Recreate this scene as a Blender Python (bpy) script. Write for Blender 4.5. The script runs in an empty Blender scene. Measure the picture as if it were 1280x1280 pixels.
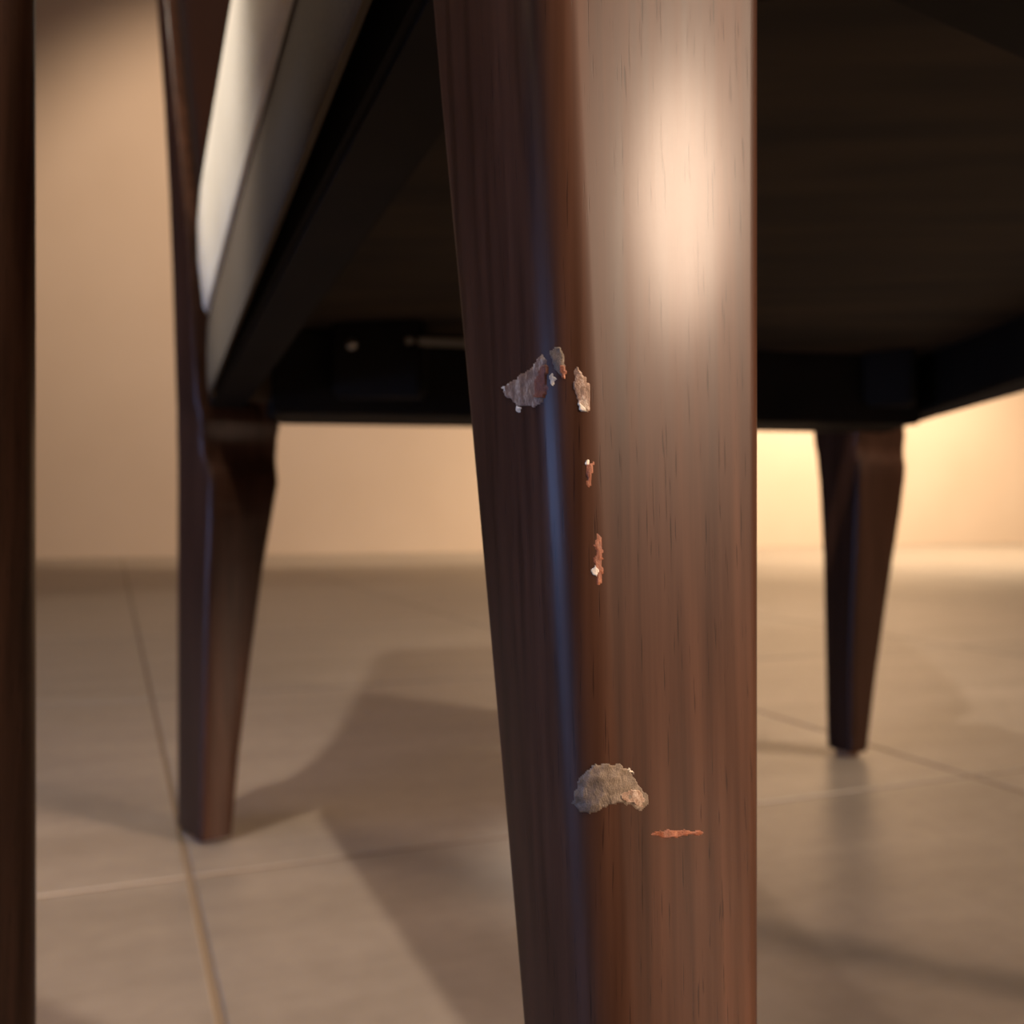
import bpy, bmesh, math, random
from mathutils import Vector, Matrix, noise
from mathutils.bvhtree import BVHTree

sc = bpy.context.scene
C = sc.collection
H = 0.22            # camera height: the unit the chair was measured in
F_PX = 1250.0

# ------------------------------------------------------------------ camera, world, exposure, lights
cam_d = bpy.data.cameras.new('camera')
cam = bpy.data.objects.new('camera', cam_d); C.objects.link(cam)
cam.location = (0, 0, H); cam.rotation_euler = (math.pi/2, 0, 0)
cam_d.sensor_width = 36; cam_d.lens = F_PX/1280*36
cam_d.clip_start = 0.005
cam_d.dof.use_dof = True; cam_d.dof.focus_distance = 0.135
cam_d.dof.aperture_fstop = cam_d.lens/1.45
sc.camera = cam
sc.view_settings.view_transform = 'Standard'; sc.view_settings.look = 'None'
sc.view_settings.gamma = 1; sc.view_settings.use_curve_mapping = False
sc.view_settings.exposure = 0.0

w = bpy.data.worlds.new('world'); sc.world = w; w.use_nodes = True
w.node_tree.nodes['Background'].inputs[0].default_value = (1, .8, .6, 1)
w.node_tree.nodes['Background'].inputs[1].default_value = 0.005

def rp(a, b, z=0.0):     # room axes: a along the tile courses, b towards the far wall
    return Vector((a*.9285 - b*.3714, a*.3714 + b*.9285, z))

def spot(name, loc, aim, power, col, angle, blend=.4, rad=.04):
    d = bpy.data.lights.new(name, 'SPOT'); d.energy = power; d.color = col
    d.spot_size = math.radians(angle); d.spot_blend = blend; d.shadow_soft_size = rad
    o = bpy.data.objects.new(name, d); C.objects.link(o); o.location = loc
    o.rotation_euler = (Vector(aim)-Vector(loc)).to_track_quat('-Z', 'Y').to_euler()
    return o
def area(name, loc, aim, power, col, sx, sy):
    d = bpy.data.lights.new(name, 'AREA'); d.shape = 'RECTANGLE'; d.size = sx; d.size_y = sy
    d.energy = power; d.color = col
    o = bpy.data.objects.new(name, d); C.objects.link(o); o.location = loc
    o.rotation_euler = (Vector(aim)-Vector(loc)).to_track_quat('-Z', 'Y').to_euler()
    return o
spot('ceiling_spot_over_chair', (-.55, -.25, 2.60), (-.15, .55, 0), 138, (1, .84, .68), 76, .25, .035)
spot('ceiling_spot_wall_left', (-.25, 2.9, 2.45), (-.95, 5.2, 1.2), 205, (1, .75, .53), 84, .5)
spot('ceiling_spot_wall_right', (2.5, 4.9, 2.60), (2.4, 5.6, .3), 900, (1, .77, .52), 130, .8)
spot('ceiling_spot_right', (2.0, .35, 2.60), (1.25, 1.15, 0), 290, (1, .78, .58), 52, .5, .04)
spot('lamp_right', (2.5, -1.15, 1.15), (0, .14, .20), 1550, (1, .71, .51), 15, .7, .46)
area('sheen_fill_right', (2.6, -1.5, 1.45), (0, .14, .8), 22, (1, .74, .54), .9, 1.3)  # unseen area light added for a broad warm sheen on the near leg
spot('cushion_fill_left', (-1.15, -.15, 1.95), (-.14, .46, .49), 270, (1, .93, .86), 9.5, .6, .03)  # unseen narrow spot added to brighten the side of the cushion

# ------------------------------------------------------------------ materials
def mat(name, col, rough=.5, spec=.5, coat=0.0, metal=0.0):
    m = bpy.data.materials.new(name); m.use_nodes = True
    b = m.node_tree.nodes['Principled BSDF']
    b.inputs['Base Color'].default_value = (*col, 1); b.inputs['Roughness'].default_value = rough
    b.inputs['Specular IOR Level'].default_value = spec; b.inputs['Coat Weight'].default_value = coat
    b.inputs['Metallic'].default_value = metal
    return m, m.node_tree.nodes, m.node_tree.links, b
def tex(n, l, scale, kind='Object', noise_scale=1.0, detail=3.0, rough=.5):
    tc = n.new('ShaderNodeTexCoord'); mp = n.new('ShaderNodeMapping'); mp.inputs['Scale'].default_value = scale
    t = n.new('ShaderNodeTexNoise'); t.inputs['Scale'].default_value = noise_scale
    t.inputs['Detail'].default_value = detail; t.inputs['Roughness'].default_value = rough
    l.new(tc.outputs[kind], mp.inputs[0]); l.new(mp.outputs[0], t.inputs[0])
    return t
def ramp(n, l, src, stops):
    r = n.new('ShaderNodeValToRGB'); e = r.color_ramp.elements
    while len(e) < len(stops): e.new(.5)
    for k, (p, c) in enumerate(stops):
        e[k].position = p; e[k].color = (*c, 1)
    l.new(src, r.inputs[0]); return r
def mul(n, l, a, b):
    x = n.new('ShaderNodeMix'); x.data_type = 'RGBA'; x.blend_type = 'MULTIPLY'; x.inputs[0].default_value = 1
    l.new(a, x.inputs[6]); l.new(b, x.inputs[7]); return x.outputs[2]
def bump(n, l, src, bsdf, strength, dist):
    b = n.new('ShaderNodeBump'); b.inputs['Strength'].default_value = strength; b.inputs['Distance'].default_value = dist
    l.new(src, b.inputs['Height']); l.new(b.outputs[0], bsdf.inputs['Normal']); return b

def wood_material():
    m, n, l, b = mat('dark_lacquered_wood', (.1, .05, .03), .42, .16, .11)
    b.inputs['Coat Roughness'].default_value = .18
    streak = tex(n, l, (420, 420, 9), noise_scale=1, detail=4)
    broad = tex(n, l, (70, 70, 3), noise_scale=1, detail=2)
    pores = tex(n, l, (2400, 2400, 90), noise_scale=1, detail=2)
    c1 = ramp(n, l, streak.outputs[0], [(.3, (.030, .012, .006)), (.7, (.070, .031, .0175))])
    c2 = ramp(n, l, broad.outputs[0], [(.35, (.8, .75, .7)), (.65, (1.1, 1.1, 1.1))])
    c3 = ramp(n, l, pores.outputs[0], [(.29, (.45, .40, .36)), (.36, (1, 1, 1))])
    l.new(mul(n, l, mul(n, l, c1.outputs[0], c2.outputs[0]), c3.outputs[0]), b.inputs['Base Color'])
    bump(n, l, c3.outputs[0], b, .25, .0001)
    rr = n.new('ShaderNodeMapRange'); rr.inputs[3].default_value = .36; rr.inputs[4].default_value = .52
    l.new(streak.outputs[0], rr.inputs[0]); l.new(rr.outputs[0], b.inputs['Roughness'])
    return m
WOOD = wood_material()

def fabric(name, col, dark):
    m, n, l, b = mat(name, col, .95, .1)
    t = tex(n, l, (900, 900, 900)); s = tex(n, l, (18, 18, 18))
    c = ramp(n, l, t.outputs[0], [(.35, dark), (.65, col)])
    c2 = ramp(n, l, s.outputs[0], [(.3, (.9, .88, .85)), (.7, (1, 1, 1))])
    l.new(mul(n, l, c.outputs[0], c2.outputs[0]), b.inputs['Base Color'])
    b.inputs['Sheen Weight'].default_value = .05
    bump(n, l, t.outputs[0], b, .3, .0004)
    return m
CUSHION = fabric('off_white_fabric', (.72, .66, .56), (.64, .58, .48))
BAND = fabric('shaded_fabric', (.080, .058, .036), (.062, .044, .028))  # seat-side fabric, its shade put into a darker base colour
PANEL = fabric('dark_brown_leather', (.026, .009, .0045), (.018, .006, .003))
DUST, n_, l_, b_ = mat('black_dust_cloth', (.02, .013, .008), .75, .3)
t_ = tex(n_, l_, (6, 40, 6), detail=5)
r_ = ramp(n_, l_, t_.outputs[0], [(.35, (.014, .009, .005)), (.7, (.040, .025, .013))])
l_.new(r_.outputs[0], b_.inputs['Base Color'])
RAIL, n_, l_, b_ = mat('black_stained_rail', (.012, .008, .006), .7, .15)
t_ = tex(n_, l_, (30, 30, 30)); r_ = ramp(n_, l_, t_.outputs[0], [(.3, (.004, .0028, .002)), (.7, (.009, .006, .004))])
l_.new(r_.outputs[0], b_.inputs['Base Color'])
METAL, n_, l_, b_ = mat('dull_steel', (.35, .32, .28), .4, .5, 0, .9)
t_ = tex(n_, l_, (200, 200, 200)); bump(n_, l_, t_.outputs[0], b_, .2, .0002)
GLIDE, n_, l_, b_ = mat('tan_plastic_glide', (.42, .20, .09), .4, .5)
t_ = tex(n_, l_, (300, 300, 300)); bump(n_, l_, t_.outputs[0], b_, .2, .0002)

def chip_material(name, a, bcol, c):
    m, n, l, b = mat(name, a, .38, .5)
    t = tex(n, l, (650, 650, 420), detail=6, rough=.75)
    r = ramp(n, l, t.outputs[0], [(.28, a), (.5, bcol), (.72, c)])
    l.new(r.outputs[0], b.inputs['Base Color']); bump(n, l, t.outputs[0], b, .8, .0005)
    return m
CHIP = chip_material('bare_chipped_wood', (.07, .038, .022), (.22, .135, .09), (.60, .52, .43))
CHIP_GREY = chip_material('scuffed_grey_wood', (.06, .045, .03), (.12, .088, .06), (.22, .165, .115))
CHIP_RED = chip_material('raw_orange_wood', (.075, .020, .008), (.19, .055, .020), (.30, .11, .05))
RIM = chip_material('pale_lacquer_edge', (.3, .26, .21), (.6, .54, .45), (.8, .74, .66))

def tile_material():
    m, n, l, b = mat('porcelain_tile', (.3, .25, .2), .38, .5)
    oi = n.new('ShaderNodeObjectInfo')
    t = tex(n, l, (3, 14, 3), 'Object', detail=6, rough=.6); g = tex(n, l, (60, 60, 60), 'Object', detail=4)
    c = ramp(n, l, t.outputs[0], [(.3, (.235, .20, .165)), (.7, (.335, .288, .242))])
    c2 = ramp(n, l, g.outputs[0], [(.3, (.9, .9, .9)), (.7, (1.04, 1.04, 1.04))])
    c3 = ramp(n, l, oi.outputs['Random'], [(0, (.93, .93, .93)), (1, (1.05, 1.04, 1.03))])
    l.new(mul(n, l, mul(n, l, c.outputs[0], c2.outputs[0]), c3.outputs[0]), b.inputs['Base Color'])
    bump(n, l, g.outputs[0], b, .15, .001)
    return m
TILE = tile_material()
GROUT, n_, l_, b_ = mat('tan_grout', (.23, .175, .125), .9, .2)
t_ = tex(n_, l_, (200, 200, 200)); bump(n_, l_, t_.outputs[0], b_, .4, .001)
def paint(name, a, c):
    m, n, l, b = mat(name, a, .7, .3)
    t = tex(n, l, (1.6, 1.6, 1.6)); f = tex(n, l, (180, 180, 180))
    r = ramp(n, l, t.outputs[0], [(.3, a), (.7, c)]); l.new(r.outputs[0], b.inputs['Base Color'])
    bump(n, l, f.outputs[0], b, .15, .001); return m
WALL = paint('warm_beige_paint', (.63, .50, .39), (.67, .54, .43))
CEIL = paint('cream_ceiling_paint', (.30, .26, .21), (.34, .29, .23))
TAUPE = paint('taupe_paint', (.20, .15, .11), (.24, .18, .13))
DARKWALL = paint('dark_brown_panelling', (.030, .018, .012), (.045, .027, .018))
FRAME, n_, l_, b_ = mat('dark_panel_frame', (.03, .025, .02), .4, .5)
t_ = tex(n_, l_, (40, 40, 4)); bump(n_, l_, t_.outputs[0], b_, .1, .001)
GLOW, n_, l_, b_ = mat('cool_glow', (.1, .12, .16), .1, .5)
b_.inputs['Emission Color'].default_value = (.30, .48, 1, 1); b_.inputs['Emission Strength'].default_value = 12  # emission of the added panel, stands in for cool light from the left

# ------------------------------------------------------------------ mesh helpers
def link(name, bm, m, parent=None, origin=(0, 0, 0), smooth=True, angle=35):
    bmesh.ops.recalc_face_normals(bm, faces=bm.faces)
    bmesh.ops.translate(bm, verts=bm.verts, vec=-Vector(origin))
    me = bpy.data.meshes.new(name); bm.to_mesh(me); bm.free()
    if smooth:
        me.shade_smooth(); me.set_sharp_from_angle(angle=math.radians(angle))
    me.materials.append(m)
    o = bpy.data.objects.new(name, me); C.objects.link(o)
    if parent is not None: o.parent = parent
    return o
def loft(bm, rings, cap=True, closed=False):
    vs = [[bm.verts.new(p) for p in r] for r in rings]
    n = len(vs[0])
    for i in range(len(vs)-1):
        for j in range(n):
            bm.faces.new((vs[i][j], vs[i][(j+1) % n], vs[i+1][(j+1) % n], vs[i+1][j]))
    if closed:
        for j in range(n):
            bm.faces.new((vs[-1][j], vs[-1][(j+1) % n], vs[0][(j+1) % n], vs[0][j]))
    elif cap:
        bm.faces.new(vs[0][::-1]); bm.faces.new(vs[-1])
def rounded(corners, rads, n=6):      # planar convex polygon with rounded corners (2-D)
    out = []
    k = len(corners)
    for i in range(k):
        p = Vector(corners[i]); a = Vector(corners[i-1]); c = Vector(corners[(i+1) % k])
        d1 = (a-p).normalized(); d2 = (c-p).normalized(); r = rads[i] if isinstance(rads, (list, tuple)) else rads
        half = d1.angle(d2)/2
        t = min(r/math.tan(half), (a-p).length*.49, (c-p).length*.49); r = t*math.tan(half)
        cen = p + (d1+d2).normalized()*(r/math.sin(half))
        s = p+d1*t-cen; e = p+d2*t-cen
        a0 = math.atan2(s.y, s.x); da = math.atan2(e.y, e.x)-a0
        while da > math.pi: da -= 2*math.pi
        while da < -math.pi: da += 2*math.pi
        for q in range(n+1):
            f = a0+da*q/n; out.append(cen+Vector((math.cos(f), math.sin(f)))*r)
    return out
def box(bm, corners8):
    v = [bm.verts.new(p) for p in corners8]
    for f in ((0, 3, 2, 1), (4, 5, 6, 7), (0, 1, 5, 4), (1, 2, 6, 5), (2, 3, 7, 6), (3, 0, 4, 7)):
        bm.faces.new([v[i] for i in f])
def frame_box(bm, o, x, y, z, sx, sy, sz, bev=0):
    o = Vector(o); x, y, z = (Vector(q).normalized() for q in (x, y, z))
    b2 = bmesh.new()
    box(b2, [o+x*i*sx/2+y*j*sy/2+z*k*sz/2 for k in (-1, 1) for i, j in ((-1, -1), (1, -1), (1, 1), (-1, 1))])
    if bev: bmesh.ops.bevel(b2, geom=b2.edges[:], offset=bev, segments=2, affect='EDGES')
    me = bpy.data.meshes.new('t'); b2.to_mesh(me); b2.free(); bm.from_mesh(me); bpy.data.meshes.remove(me)
def tag(o, label=None, cat=None, group=None, kind=None):
    for k, v in (('label', label), ('category', cat), ('group', group), ('kind', kind)):
        if v: o[k] = v
    return o

# ------------------------------------------------------------------ the room
def wall(name, p, q, z0, z1, thick_dir, m):
    bm = bmesh.new(); t = thick_dir*.1
    box(bm, [p+Vector((0, 0, z0)), q+Vector((0, 0, z0)), q+t+Vector((0, 0, z0)), p+t+Vector((0, 0, z0)),
             p+Vector((0, 0, z1)), q+Vector((0, 0, z1)), q+t+Vector((0, 0, z1)), p+t+Vector((0, 0, z1))])
    return tag(link(name, bm, m, smooth=False), kind='structure')
A0, A1, B0, B1, ZC = -1.55, 6.2, -2.6, 5.20, 2.75
gdir, pdir = rp(1, 0), rp(0, 1)
wall('wall_back', rp(A0-.1, B1), rp(A1+.1, B1), -.02, ZC, pdir, WALL)
wall('wall_right', rp(A1, B0), rp(A1, B1), -.02, ZC, gdir, TAUPE)
wall('wall_left', rp(A0, B0), rp(A0, B1), -.02, ZC, -gdir, DARKWALL)
wall('wall_front', rp(A0-.1, B0), rp(A1+.1, B0), -.02, ZC, -pdir, TAUPE)
bm = bmesh.new()
box(bm, [rp(A0-.1, B0-.1, ZC), rp(A1+.1, B0-.1, ZC), rp(A1+.1, B1+.1, ZC), rp(A0-.1, B1+.1, ZC),
         rp(A0-.1, B0-.1, ZC+.1), rp(A1+.1, B0-.1, ZC+.1), rp(A1+.1, B1+.1, ZC+.1), rp(A0-.1, B1+.1, ZC+.1)])
tag(link('ceiling', bm, CEIL, smooth=False), kind='structure')
# floor: grout bed plus separate tiles
bm = bmesh.new()
box(bm, [rp(A0, B0, -.03), rp(A1, B0, -.03), rp(A1, B1, -.03), rp(A0, B1, -.03),
         rp(A0, B0, -.0006), rp(A1, B0, -.0006), rp(A1, B1, -.0006), rp(A0, B1, -.0006)])
floor = tag(link('floor', bm, GROUT, smooth=False), kind='structure')
TS, GAP = .62, .003
a_line = .214*H/1.0734          # joint that runs away from the camera
b_line = 3.09*H*.9285           # joint that runs across, just behind the near row
full = None
i0, i1 = math.floor((A0-a_line)/TS), math.ceil((A1-a_line)/TS)
j0, j1 = math.floor((B0-b_line)/TS), math.ceil((B1-b_line)/TS)
for i in range(i0, i1):
    for j in range(j0, j1):
        x0 = max(a_line+i*TS+GAP/2, A0+.001); x1 = min(a_line+(i+1)*TS-GAP/2, A1-.001)
        y0 = max(b_line+j*TS+GAP/2, B0+.001); y1 = min(b_line+(j+1)*TS-GAP/2, B1-.001)
        if x1-x0 < .02 or y1-y0 < .02: continue
        bm = bmesh.new(); e = .0012
        def ring(d, z): return [Vector(((x0-x1)/2+d, (y0-y1)/2+d, z)), Vector(((x1-x0)/2-d, (y0-y1)/2+d, z)),
                                Vector(((x1-x0)/2-d, (y1-y0)/2-d, z)), Vector(((x0-x1)/2+d, (y1-y0)/2-d, z))]
        loft(bm, [ring(0, -.004), ring(0, -e), ring(e, 0)])
        o = link('tile', bm, TILE, floor, smooth=False)
        o.location = rp((x0+x1)/2, (y0+y1)/2); o.rotation_euler = (0, 0, math.atan2(.3714, .9285))
# unseen glowing panel in the left wall, added for the leg's cool streak
wf = bmesh.new()
WB0, WB1, WZ0, WZ1 = -.35, .85, .05, .52
for b0, b1, z0, z1 in ((WB0-.06, WB0, WZ0, WZ1), (WB1, WB1+.06, WZ0, WZ1), (WB0-.06, WB1+.06, WZ1, WZ1+.06), (WB0-.06, WB1+.06, .0, WZ0)):
    frame_box(wf, rp(A0+.02, (b0+b1)/2, (z0+z1)/2), gdir, pdir, (0, 0, 1), .04, b1-b0, z1-z0, .004)
glow_frame = tag(link('glow_panel_frame', wf, FRAME, smooth=False), kind='structure')
bm = bmesh.new(); frame_box(bm, rp(A0+.012, (WB0+WB1)/2, (WZ0+WZ1)/2), gdir, pdir, (0, 0, 1), .008, WB1-WB0, WZ1-WZ0)
link('glow_sheet', bm, GLOW, glow_frame, smooth=False)

# ------------------------------------------------------------------ the chair
# plan points (units of H): rear outer corner L, rear corner F, front corners R and N; u across the back, v to the front
U = Vector((.900, .436)); V = Vector((.436, -.900))
def at(px, py, depth):                 # a measured point of the chair at a known distance
    return Vector(((px-640)/F_PX*depth, depth, 1-(py-640)/F_PX*depth))
def solve(E, d, px):                   # how far from E along d until the line of sight px
    s = (px-640)/F_PX
    return (s*E.y-E.x)/(d.x-s*d.y)
ORG = Vector((.55*H, 2.3*H, 0))
root = bpy.data.objects.new('dining_chair', None); C.objects.link(root); root.location = ORG
tag(root, 'dark wood chair with chipped front leg close to the camera, off-white seat cushion', 'chair', 'restaurant chairs')

def section(E, z, wd, dd, u, v, rE, r, off=0.0, n=6):
    e = Vector((E.x, E.y)) + v*off
    c = [e, e+u*wd, e+u*wd-v*(dd+off), e-v*(dd+off)]
    return [Vector((p.x, p.y, z))*H for p in rounded(c, [rE, r, r, r], n)]
def densify(rows, k):
    out = []
    for a, b in zip(rows, rows[1:]):
        for q in range(k): out.append([x+(y-x)*q/k for x, y in zip(a, b)])
    return out+[rows[-1]]

# front leg N: rows are picture height, left outline, front edge, right outline
def leg_from_rows(rows, depth, u, v, rE, r, offs=None, lean=None, upper=()):
    rings = []; dims = []
    for i, (py, xl, xe, xr) in enumerate(rows):
        E = at(xe, py, depth); e2 = Vector((E.x, E.y))
        wd = solve(e2, u, xr); dd = -solve(e2, v, xl)
        dims.append((E, wd, dd))
        rings.append(section(E, E.z, wd, dd, u, v, rE, r, offs[i] if offs else 0))
    return rings, dims
DN = .62
rowsN = densify([[-600, 506, 642, 957], [0, 545, 670, 957], [640, 592, 704, 957], [1280, 640, 742, 957], [2646, 742, 822, 957]], 4)
ringsN, dimsN = leg_from_rows(rowsN, DN, U, V, .030, .014)
bm = bmesh.new(); loft(bm, ringsN); legN = link('leg', bm, WOOD, root, ORG)
# the other front leg, mirrored across the seat
Rc = Vector((1.78, 1.72))
bm = bmesh.new(); rr = []
for E, wd, dd in dimsN:
    c = [Rc, Rc-U*wd, Rc-U*wd-V*dd, Rc-V*dd]
    rr.append([Vector((p.x, p.y, E.z))*H for p in rounded(c, [.03, .014, .014, .014])])
loft(bm, rr); legR = link('leg', bm, WOOD, root, ORG)
# rear legs, continuous with the back posts
UL = Vector((.80, .60)); VL = Vector((.60, -.80))
rowsL = [[505, 219, 246, 352], [516, 219, 250, 352], [530, 219, 252, 352], [541, 219, 253, 352], [566, 220, 255, 351],
         [576, 220, 257, 350], [588, 220, 259, 349], [602, 220, 260, 347], [650, 220, 259, 339], [720, 220, 257, 328], [850, 220, 255, 312],
         [950, 220, 253, 301], [1053, 220, 251, 292]]
offL = [0, 0, -.003, -.018, -.020, -.014, .0, .018, .017, .012, .005, 0, 0]
ringsL, dimsL = leg_from_rows(rowsL, 2.976, UL, VL, .02, .02, offL)
rowsF = [[533, 1014, 1072, 1133], [541, 1015, 1072, 1134], [552, 1016, 1072, 1135], [562, 1018, 1072, 1135], [570, 1019, 1072, 1134],
         [582, 1020, 1072, 1133], [600, 1022, 1071, 1131], [640, 1024, 1070, 1126], [700, 1027, 1068, 1117], [750, 1028, 1066, 1110], [850, 1030, 1064, 1097], [942, 1032, 1063, 1086]]
offF = [0, 0, -.010, -.012, -.006, .006, .008, .008, .006, .004, 0, 0]
ringsF, dimsF = leg_from_rows(rowsF, 4.05, U, V, .02, .02, offF)
Zs = [(1.45, 0, .30), (1.75, .02, .25), (2.05, .13, .20), (2.5, .36, .16), (3.0, .62, .14), (3.6, .95, .13), (4.3, 1.32, .12)]   # height, lean back, depth of the post
def post_f(E, wd):
    out = []
    for z, t, dd in Zs:
        e = Vector((E.x, E.y))-V*t
        out.append(section(Vector((e.x, e.y, 0)), z, wd, dd, U, V, .02, .02))
    return out
def post_l():                         # height in the picture, outline, edge, distance, post depth kept slim
    out = []
    for py, xl, xe, dep in ((-430, 168, 176, 4.0), (-250, 179, 187, 3.65), (-120, 188, 196, 3.45), (0, 196, 205, 3.28), (120, 204, 216, 3.16),
                            (230, 210, 227, 3.08), (330, 214, 236, 3.02), (400, 216, 240, 2.99), (470, 218, 244, 2.976)):
        E = at(xe, py, dep); e2 = Vector((E.x, E.y)); dd = -solve(e2, VL, xl)
        out.append(section(E, E.z, .20, max(dd, .08), UL, VL, .016, .016)); posts.append((e2, E.z))
    return out
posts = []
EL, wL, dL_ = dimsL[0]; EF, wF, dF_ = dimsF[0]
for rings in (post_l()+ringsL, post_f(EF, .27)[::-1]+ringsF):
    bm = bmesh.new(); loft(bm, rings)
    link('leg', bm, WOOD, root, ORG)
# glides under the feet
for rings in (ringsL, ringsF, ringsN, rr):
    ce = sum(rings[-1], Vector())/len(rings[-1]); bm = bmesh.new()
    bmesh.ops.create_cone(bm, cap_ends=True, segments=20, radius1=.0100, radius2=.0105, depth=ce.z+.0004,
                          matrix=Matrix.Translation((ce.x, ce.y, ce.z/2)))
    link('foot_glide', bm, GLIDE, root, ORG)

# seat frame
Lc = Vector((-.930, 2.985, 1.31)); Fc = Vector((1.50, 3.95, 1.31)); Rr = Vector((1.80, 1.765, 1.50)); Nc = Vector((.02, .60, 1.50))
Lb = Vector((-.80, 3.22, 1.283))
def rail(name, p, q, inward, th, hgt, m):
    bm = bmesh.new(); i = Vector((inward.x, inward.y, 0)).normalized()*th; up = Vector((0, 0, hgt))
    cs = [p, q, q+i, p+i, p+up, q+up, q+i+up, p+i+up]
    box(bm, [c*H for c in cs]); bmesh.ops.bevel(bm, geom=bm.edges[:], offset=.002, segments=2, affect='EDGES')
    return link(name, bm, m, root, ORG)
def inw(p, q):                         # seat side of the line p-q
    d = (q-p); nrm = Vector((-d.y, d.x, 0)); cen = (Lc+Fc+Rr+Nc)/4
    return nrm if nrm.dot(cen-p) > 0 else -nrm
rail('rear_rail', Lb, Vector((1.31, 3.87, 1.306)), inw(Lb, Fc), .40, .24, RAIL)
for p, q, t0, t1 in ((Lc, Nc, 0, .97), (Fc, Rr, 0, .97), (Nc, Rr, .05, .95)):
    i = inw(p, q).normalized()*.022
    rail('seat_rail', p.lerp(q, t0)+i, p.lerp(q, t1)+i, i, .11, .20, RAIL)
# upholstered band around the rails
def ringpts(cs, off, dz, rad, n=8):    # seat outline grown by off
    cen = (Lc+Fc+Rr+Nc)/4
    plan = []
    k = len(cs)
    for i in range(k):
        p, a, b = cs[i], cs[i-1], cs[(i+1) % k]
        n1 = -inw(a, p).normalized(); n2 = -inw(p, b).normalized()
        bis = (n1+n2); bis = bis/bis.length_squared*2
        plan.append(Vector((p.x+bis.x*off, p.y+bis.y*off)))
    pts = rounded(plan, rad, n)
    # heights follow the raked seat plane
    out = []
    fwd = Vector((.36, -.93)); l0 = Vector((Lc.x, Lc.y)); l1 = Vector((Nc.x, Nc.y)); span = (l1-l0).dot(fwd)
    for p in pts:
        t = (Vector((p.x, p.y))-l0).dot(fwd)/span
        out.append(Vector((p.x, p.y, 1.31+.19*t+dz))*H)
    return out
cs = [Lc, Nc, Rr, Fc]
cs_c = [Lc+Vector((.06, -.13, 0)), Nc+Vector((-.035, 0, 0)), Rr, Fc+Vector((-.05, -.13, 0))]
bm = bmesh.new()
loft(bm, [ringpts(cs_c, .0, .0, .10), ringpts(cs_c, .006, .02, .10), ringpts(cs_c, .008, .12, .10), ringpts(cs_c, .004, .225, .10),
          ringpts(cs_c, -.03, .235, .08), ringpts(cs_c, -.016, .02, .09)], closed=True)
link('seat_band', bm, BAND, root, ORG)['label'] = 'fabric band below the cushion, shade put into its colour'
bm = bmesh.new()
prof = [(-.02, .215), (.012, .220), (.020, .24), (.032, .36), (.034, .46), (.026, .56), (.0, .64), (-.07, .69), (-.2, .725), (-.4, .745)]
loft(bm, [ringpts(cs_c, o, z, .15) for o, z in prof])
link('seat_cushion', bm, CUSHION, root, ORG)['label'] = 'off-white seat cushion'
bm = bmesh.new()
loft(bm, [ringpts(cs, -.10, .20, .05), ringpts(cs, -.10, .213, .05)])
link('dust_cover', bm, DUST, root, ORG)
# corner blocks, a bracket and its screw under the seat
def block(p, size, ang, name='corner_block', m=RAIL, bev=.003):
    bm = bmesh.new(); x = Vector((math.cos(ang), math.sin(ang), 0)); y = Vector((-x.y, x.x, 0))
    frame_box(bm, p*H, x, y, (0, 0, 1), size[0]*H, size[1]*H, size[2]*H, bev)
    return link(name, bm, m, root, ORG)
ua = math.atan2(.43, .9)
block(Vector((-.375, 2.86, 1.445)), (.26, .12, .24), ua-.5)
block(Vector((1.35, 3.55, 1.47)), (.42, .16, .22), ua+.7+math.pi)
block(Vector((1.62, 2.1, 1.62)), (.36, .14, .2), ua-.7+math.pi)
block(Vector((.22, .95, 1.64)), (.3, .12, .18), ua+.7)
bm = bmesh.new()
pa, pb = Vector((-.30, 2.80, 1.478))*H, Vector((.25, 2.97, 1.488))*H
frame_box(bm, (pa+pb)/2, pb-pa, Vector((-(pb-pa).y, (pb-pa).x, 0)), (0, 0, 1), (pb-pa).length, .006, .005, .001)
link('bracket', bm, METAL, root, ORG)
bm = bmesh.new(); bmesh.ops.create_uvsphere(bm, u_segments=12, v_segments=8, radius=.0035, matrix=Matrix.Translation(Vector((-.437, 2.73, 1.458))*H))
link('screw', bm, METAL, root, ORG)
# backrest panel across the posts
bm = bmesh.new(); rings = []
for e2, z in posts[:8][::-1]:
    t = max(0, (e2-Vector((EL.x, EL.y))).dot(-V))
    a = e2+UL*.05; b = Vector((EF.x, EF.y))-V*t+U*.26
    d = (b-a).normalized(); nn = Vector((d.y, -d.x))
    c = [a+nn*.05, b+nn*.05, b-nn*.06, a-nn*.06]
    rings.append([Vector((p.x, p.y, z))*H for p in rounded(c, .03, 4)])
loft(bm, rings)
link('backrest', bm, PANEL, root, ORG)['label'] = 'dark brown backrest panel'

# ------------------------------------------------------------------ a second chair beside it; only a front leg reaches the frame
chairB = root.copy(); C.objects.link(chairB)
for ch in list(root.children):
    c = ch.copy(); C.objects.link(c); c.parent = chairB
ROTB = math.radians(115)
chairB.rotation_euler = (0, 0, ROTB)
tag(chairB, 'dark chair whose upright leg is cut by the left edge of the photo', 'chair')
def place_b():
    m = Matrix.Rotation(ROTB, 4, 'Z'); pts = [m @ v.co for v in legN.data.vertices]
    zs = [(p.x, p.y) for p in pts if .12 < p.z < .32]
    ymin = min(p[1] for p in zs); ty = .185-ymin
    tx = min(((45-640)/F_PX*(y+ty))-x for x, y in zs)
    chairB.location = (tx, ty, 0)
place_b()

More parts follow.
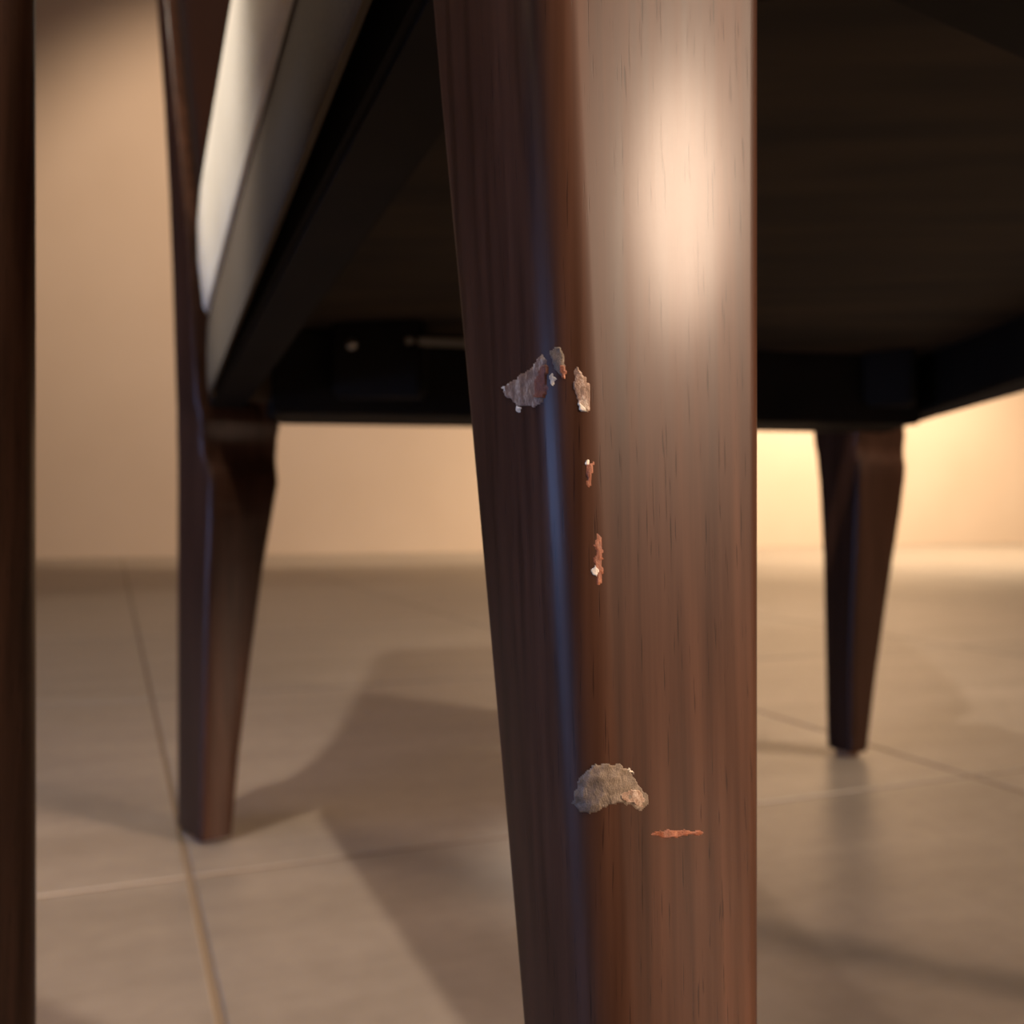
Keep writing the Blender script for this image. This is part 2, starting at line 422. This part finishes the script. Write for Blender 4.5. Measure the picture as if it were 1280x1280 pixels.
# ------------------------------------------------------------------ damage on the near leg: chips, scuffs and a scratch lying on its surface
bvh = BVHTree.FromPolygons([v.co+ORG for v in legN.data.vertices], [p.vertices[:] for p in legN.data.polygons])
def inside(x, y, poly):
    r = False
    for (x0, y0), (x1, y1) in zip(poly, poly[1:]+poly[:1]):
        if (y0 > y) != (y1 > y) and x < (x1-x0)*(y-y0)/(y1-y0)+x0: r = not r
    return r
def chip(name, outline, m, step=2.0, hgt=.00022, label=None, seed=0):
    xs = [p[0] for p in outline]; ys = [p[1] for p in outline]
    x0, x1, y0, y1 = min(xs)-step, max(xs)+step, min(ys)-step, max(ys)+step
    nx, ny = int((x1-x0)/step)+2, int((y1-y0)/step)+2
    bm = bmesh.new(); V_ = {}
    inn = {}
    for i in range(nx):
        for j in range(ny):
            x, y = x0+i*step, y0+j*step
            jx = x+noise.noise(Vector((x*.13, y*.13, seed)))*3.5; jy = y+noise.noise(Vector((x*.13, y*.13, seed+9)))*3.5
            inn[i, j] = inside(jx, jy, outline)
    def vert(i, j):
        if (i, j) in V_: return V_[i, j]
        x, y = x0+i*step, y0+j*step
        d = Vector(((x-640)/F_PX, 1, -(y-640)/F_PX)).normalized()
        hit, nr, *_ = bvh.ray_cast(Vector((0, 0, H)), d)
        if hit is None: V_[i, j] = None; return None
        if nr.dot(d) > 0: nr = -nr
        edge = any(not inn.get((i+a, j+b), False) for a in (-1, 0, 1) for b in (-1, 0, 1))
        k = -.00005 if edge else hgt*(.55+.6*noise.noise(Vector((x*.09, y*.09, seed+3))))
        V_[i, j] = bm.verts.new(hit+nr*k); return V_[i, j]
    for i in range(nx-1):
        for j in range(ny-1):
            if all(inn[i+a, j+b] for a, b in ((0, 0), (1, 0), (1, 1), (0, 1))):
                q = [vert(i, j), vert(i+1, j), vert(i+1, j+1), vert(i, j+1)]
                if all(q): bm.faces.new(q)
    o = link(name, bm, m, legN, ORG)
    if label: o['label'] = label
    return o
chip('chip', [(624, 490), (636, 474), (652, 466), (664, 458), (672, 446), (680, 440), (686, 448), (684, 470), (682, 492), (680, 506), (668, 512), (652, 508), (646, 516), (640, 502), (628, 497)],
     CHIP, label='pale chip on the left edge of the leg', seed=1)
chip('chip', [(684, 436), (694, 431), (704, 432), (708, 450), (708, 468), (700, 476), (692, 462), (686, 450)], CHIP_GREY, label='brown worn chip between two pale chips', seed=2)
chip('chip', [(716, 458), (720, 454), (730, 466), (738, 478), (740, 498), (738, 516), (722, 516), (720, 500), (714, 484)], CHIP, label='pale chip on the front edge', seed=3)
chip('worn_streak', [(672, 458), (684, 450), (687, 488), (681, 500), (664, 500), (667, 478)], CHIP_RED, hgt=.0004, seed=4, label='orange worn streak')
chip('worn_streak', [(697, 454), (709, 456), (710, 476), (699, 476)], CHIP_RED, hgt=.0004, seed=5, label='orange worn streak')
chip('worn_streak', [(730, 580), (746, 572), (744, 590), (740, 606), (736, 618), (731, 606)], CHIP_RED, hgt=.00015, seed=6, label='orange worn streak')
chip('worn_streak', [(743, 668), (753, 660), (756, 700), (753, 730), (745, 732), (741, 700)], CHIP_RED, hgt=.00015, seed=7, label='orange worn streak')
chip('lacquer_fleck', [(722, 502), (728, 500), (732, 508), (736, 516), (724, 517)], RIM, hgt=.00045, step=1.5, seed=8)
chip('lacquer_fleck', [(642, 508), (648, 504), (655, 509), (650, 516), (645, 517)], RIM, hgt=.00045, step=1.5, seed=9)
chip('lacquer_fleck', [(686, 468), (692, 466), (696, 476), (690, 488), (686, 482)], RIM, hgt=.0003, step=1.5, seed=10)
chip('lacquer_fleck', [(626, 486), (636, 476), (639, 481), (630, 494)], RIM, hgt=.0003, step=1.5, seed=11)
chip('lacquer_fleck', [(731, 576), (737, 573), (739, 579), (732, 581)], RIM, hgt=.0003, step=1.2, seed=12)
chip('lacquer_fleck', [(736, 712), (744, 704), (750, 712), (746, 722), (740, 718)], RIM, hgt=.0003, step=1.2, seed=13)
chip('chip', [(713, 1005), (718, 986), (726, 968), (738, 955), (758, 952), (778, 954), (790, 964), (800, 980), (812, 992), (811, 1008), (802, 1016), (786, 1010), (776, 1004), (764, 1008), (744, 1018), (724, 1018)],
     CHIP_GREY, label='grey scuffed chip on the front edge', seed=14, hgt=.0003)
chip('chip', [(770, 992), (782, 984), (800, 986), (808, 1000), (803, 1012), (786, 1006), (772, 1000)], CHIP, label='pale right end of the chip', seed=15, hgt=.00045)
chip('lacquer_fleck', [(782, 956), (788, 960), (793, 967), (789, 970), (784, 963)], RIM, hgt=.0005, step=1.2, seed=16)
chip('scratch', [(806, 1045), (822, 1038), (848, 1036), (880, 1038), (884, 1043), (850, 1047), (826, 1048)], CHIP_RED, hgt=.0003, step=1.5, seed=17, label='short orange scratch across the grain')
chip('lacquer_fleck', [(834, 1041), (842, 1040), (844, 1045), (836, 1046)], RIM, hgt=.0004, step=1.2, seed=18)
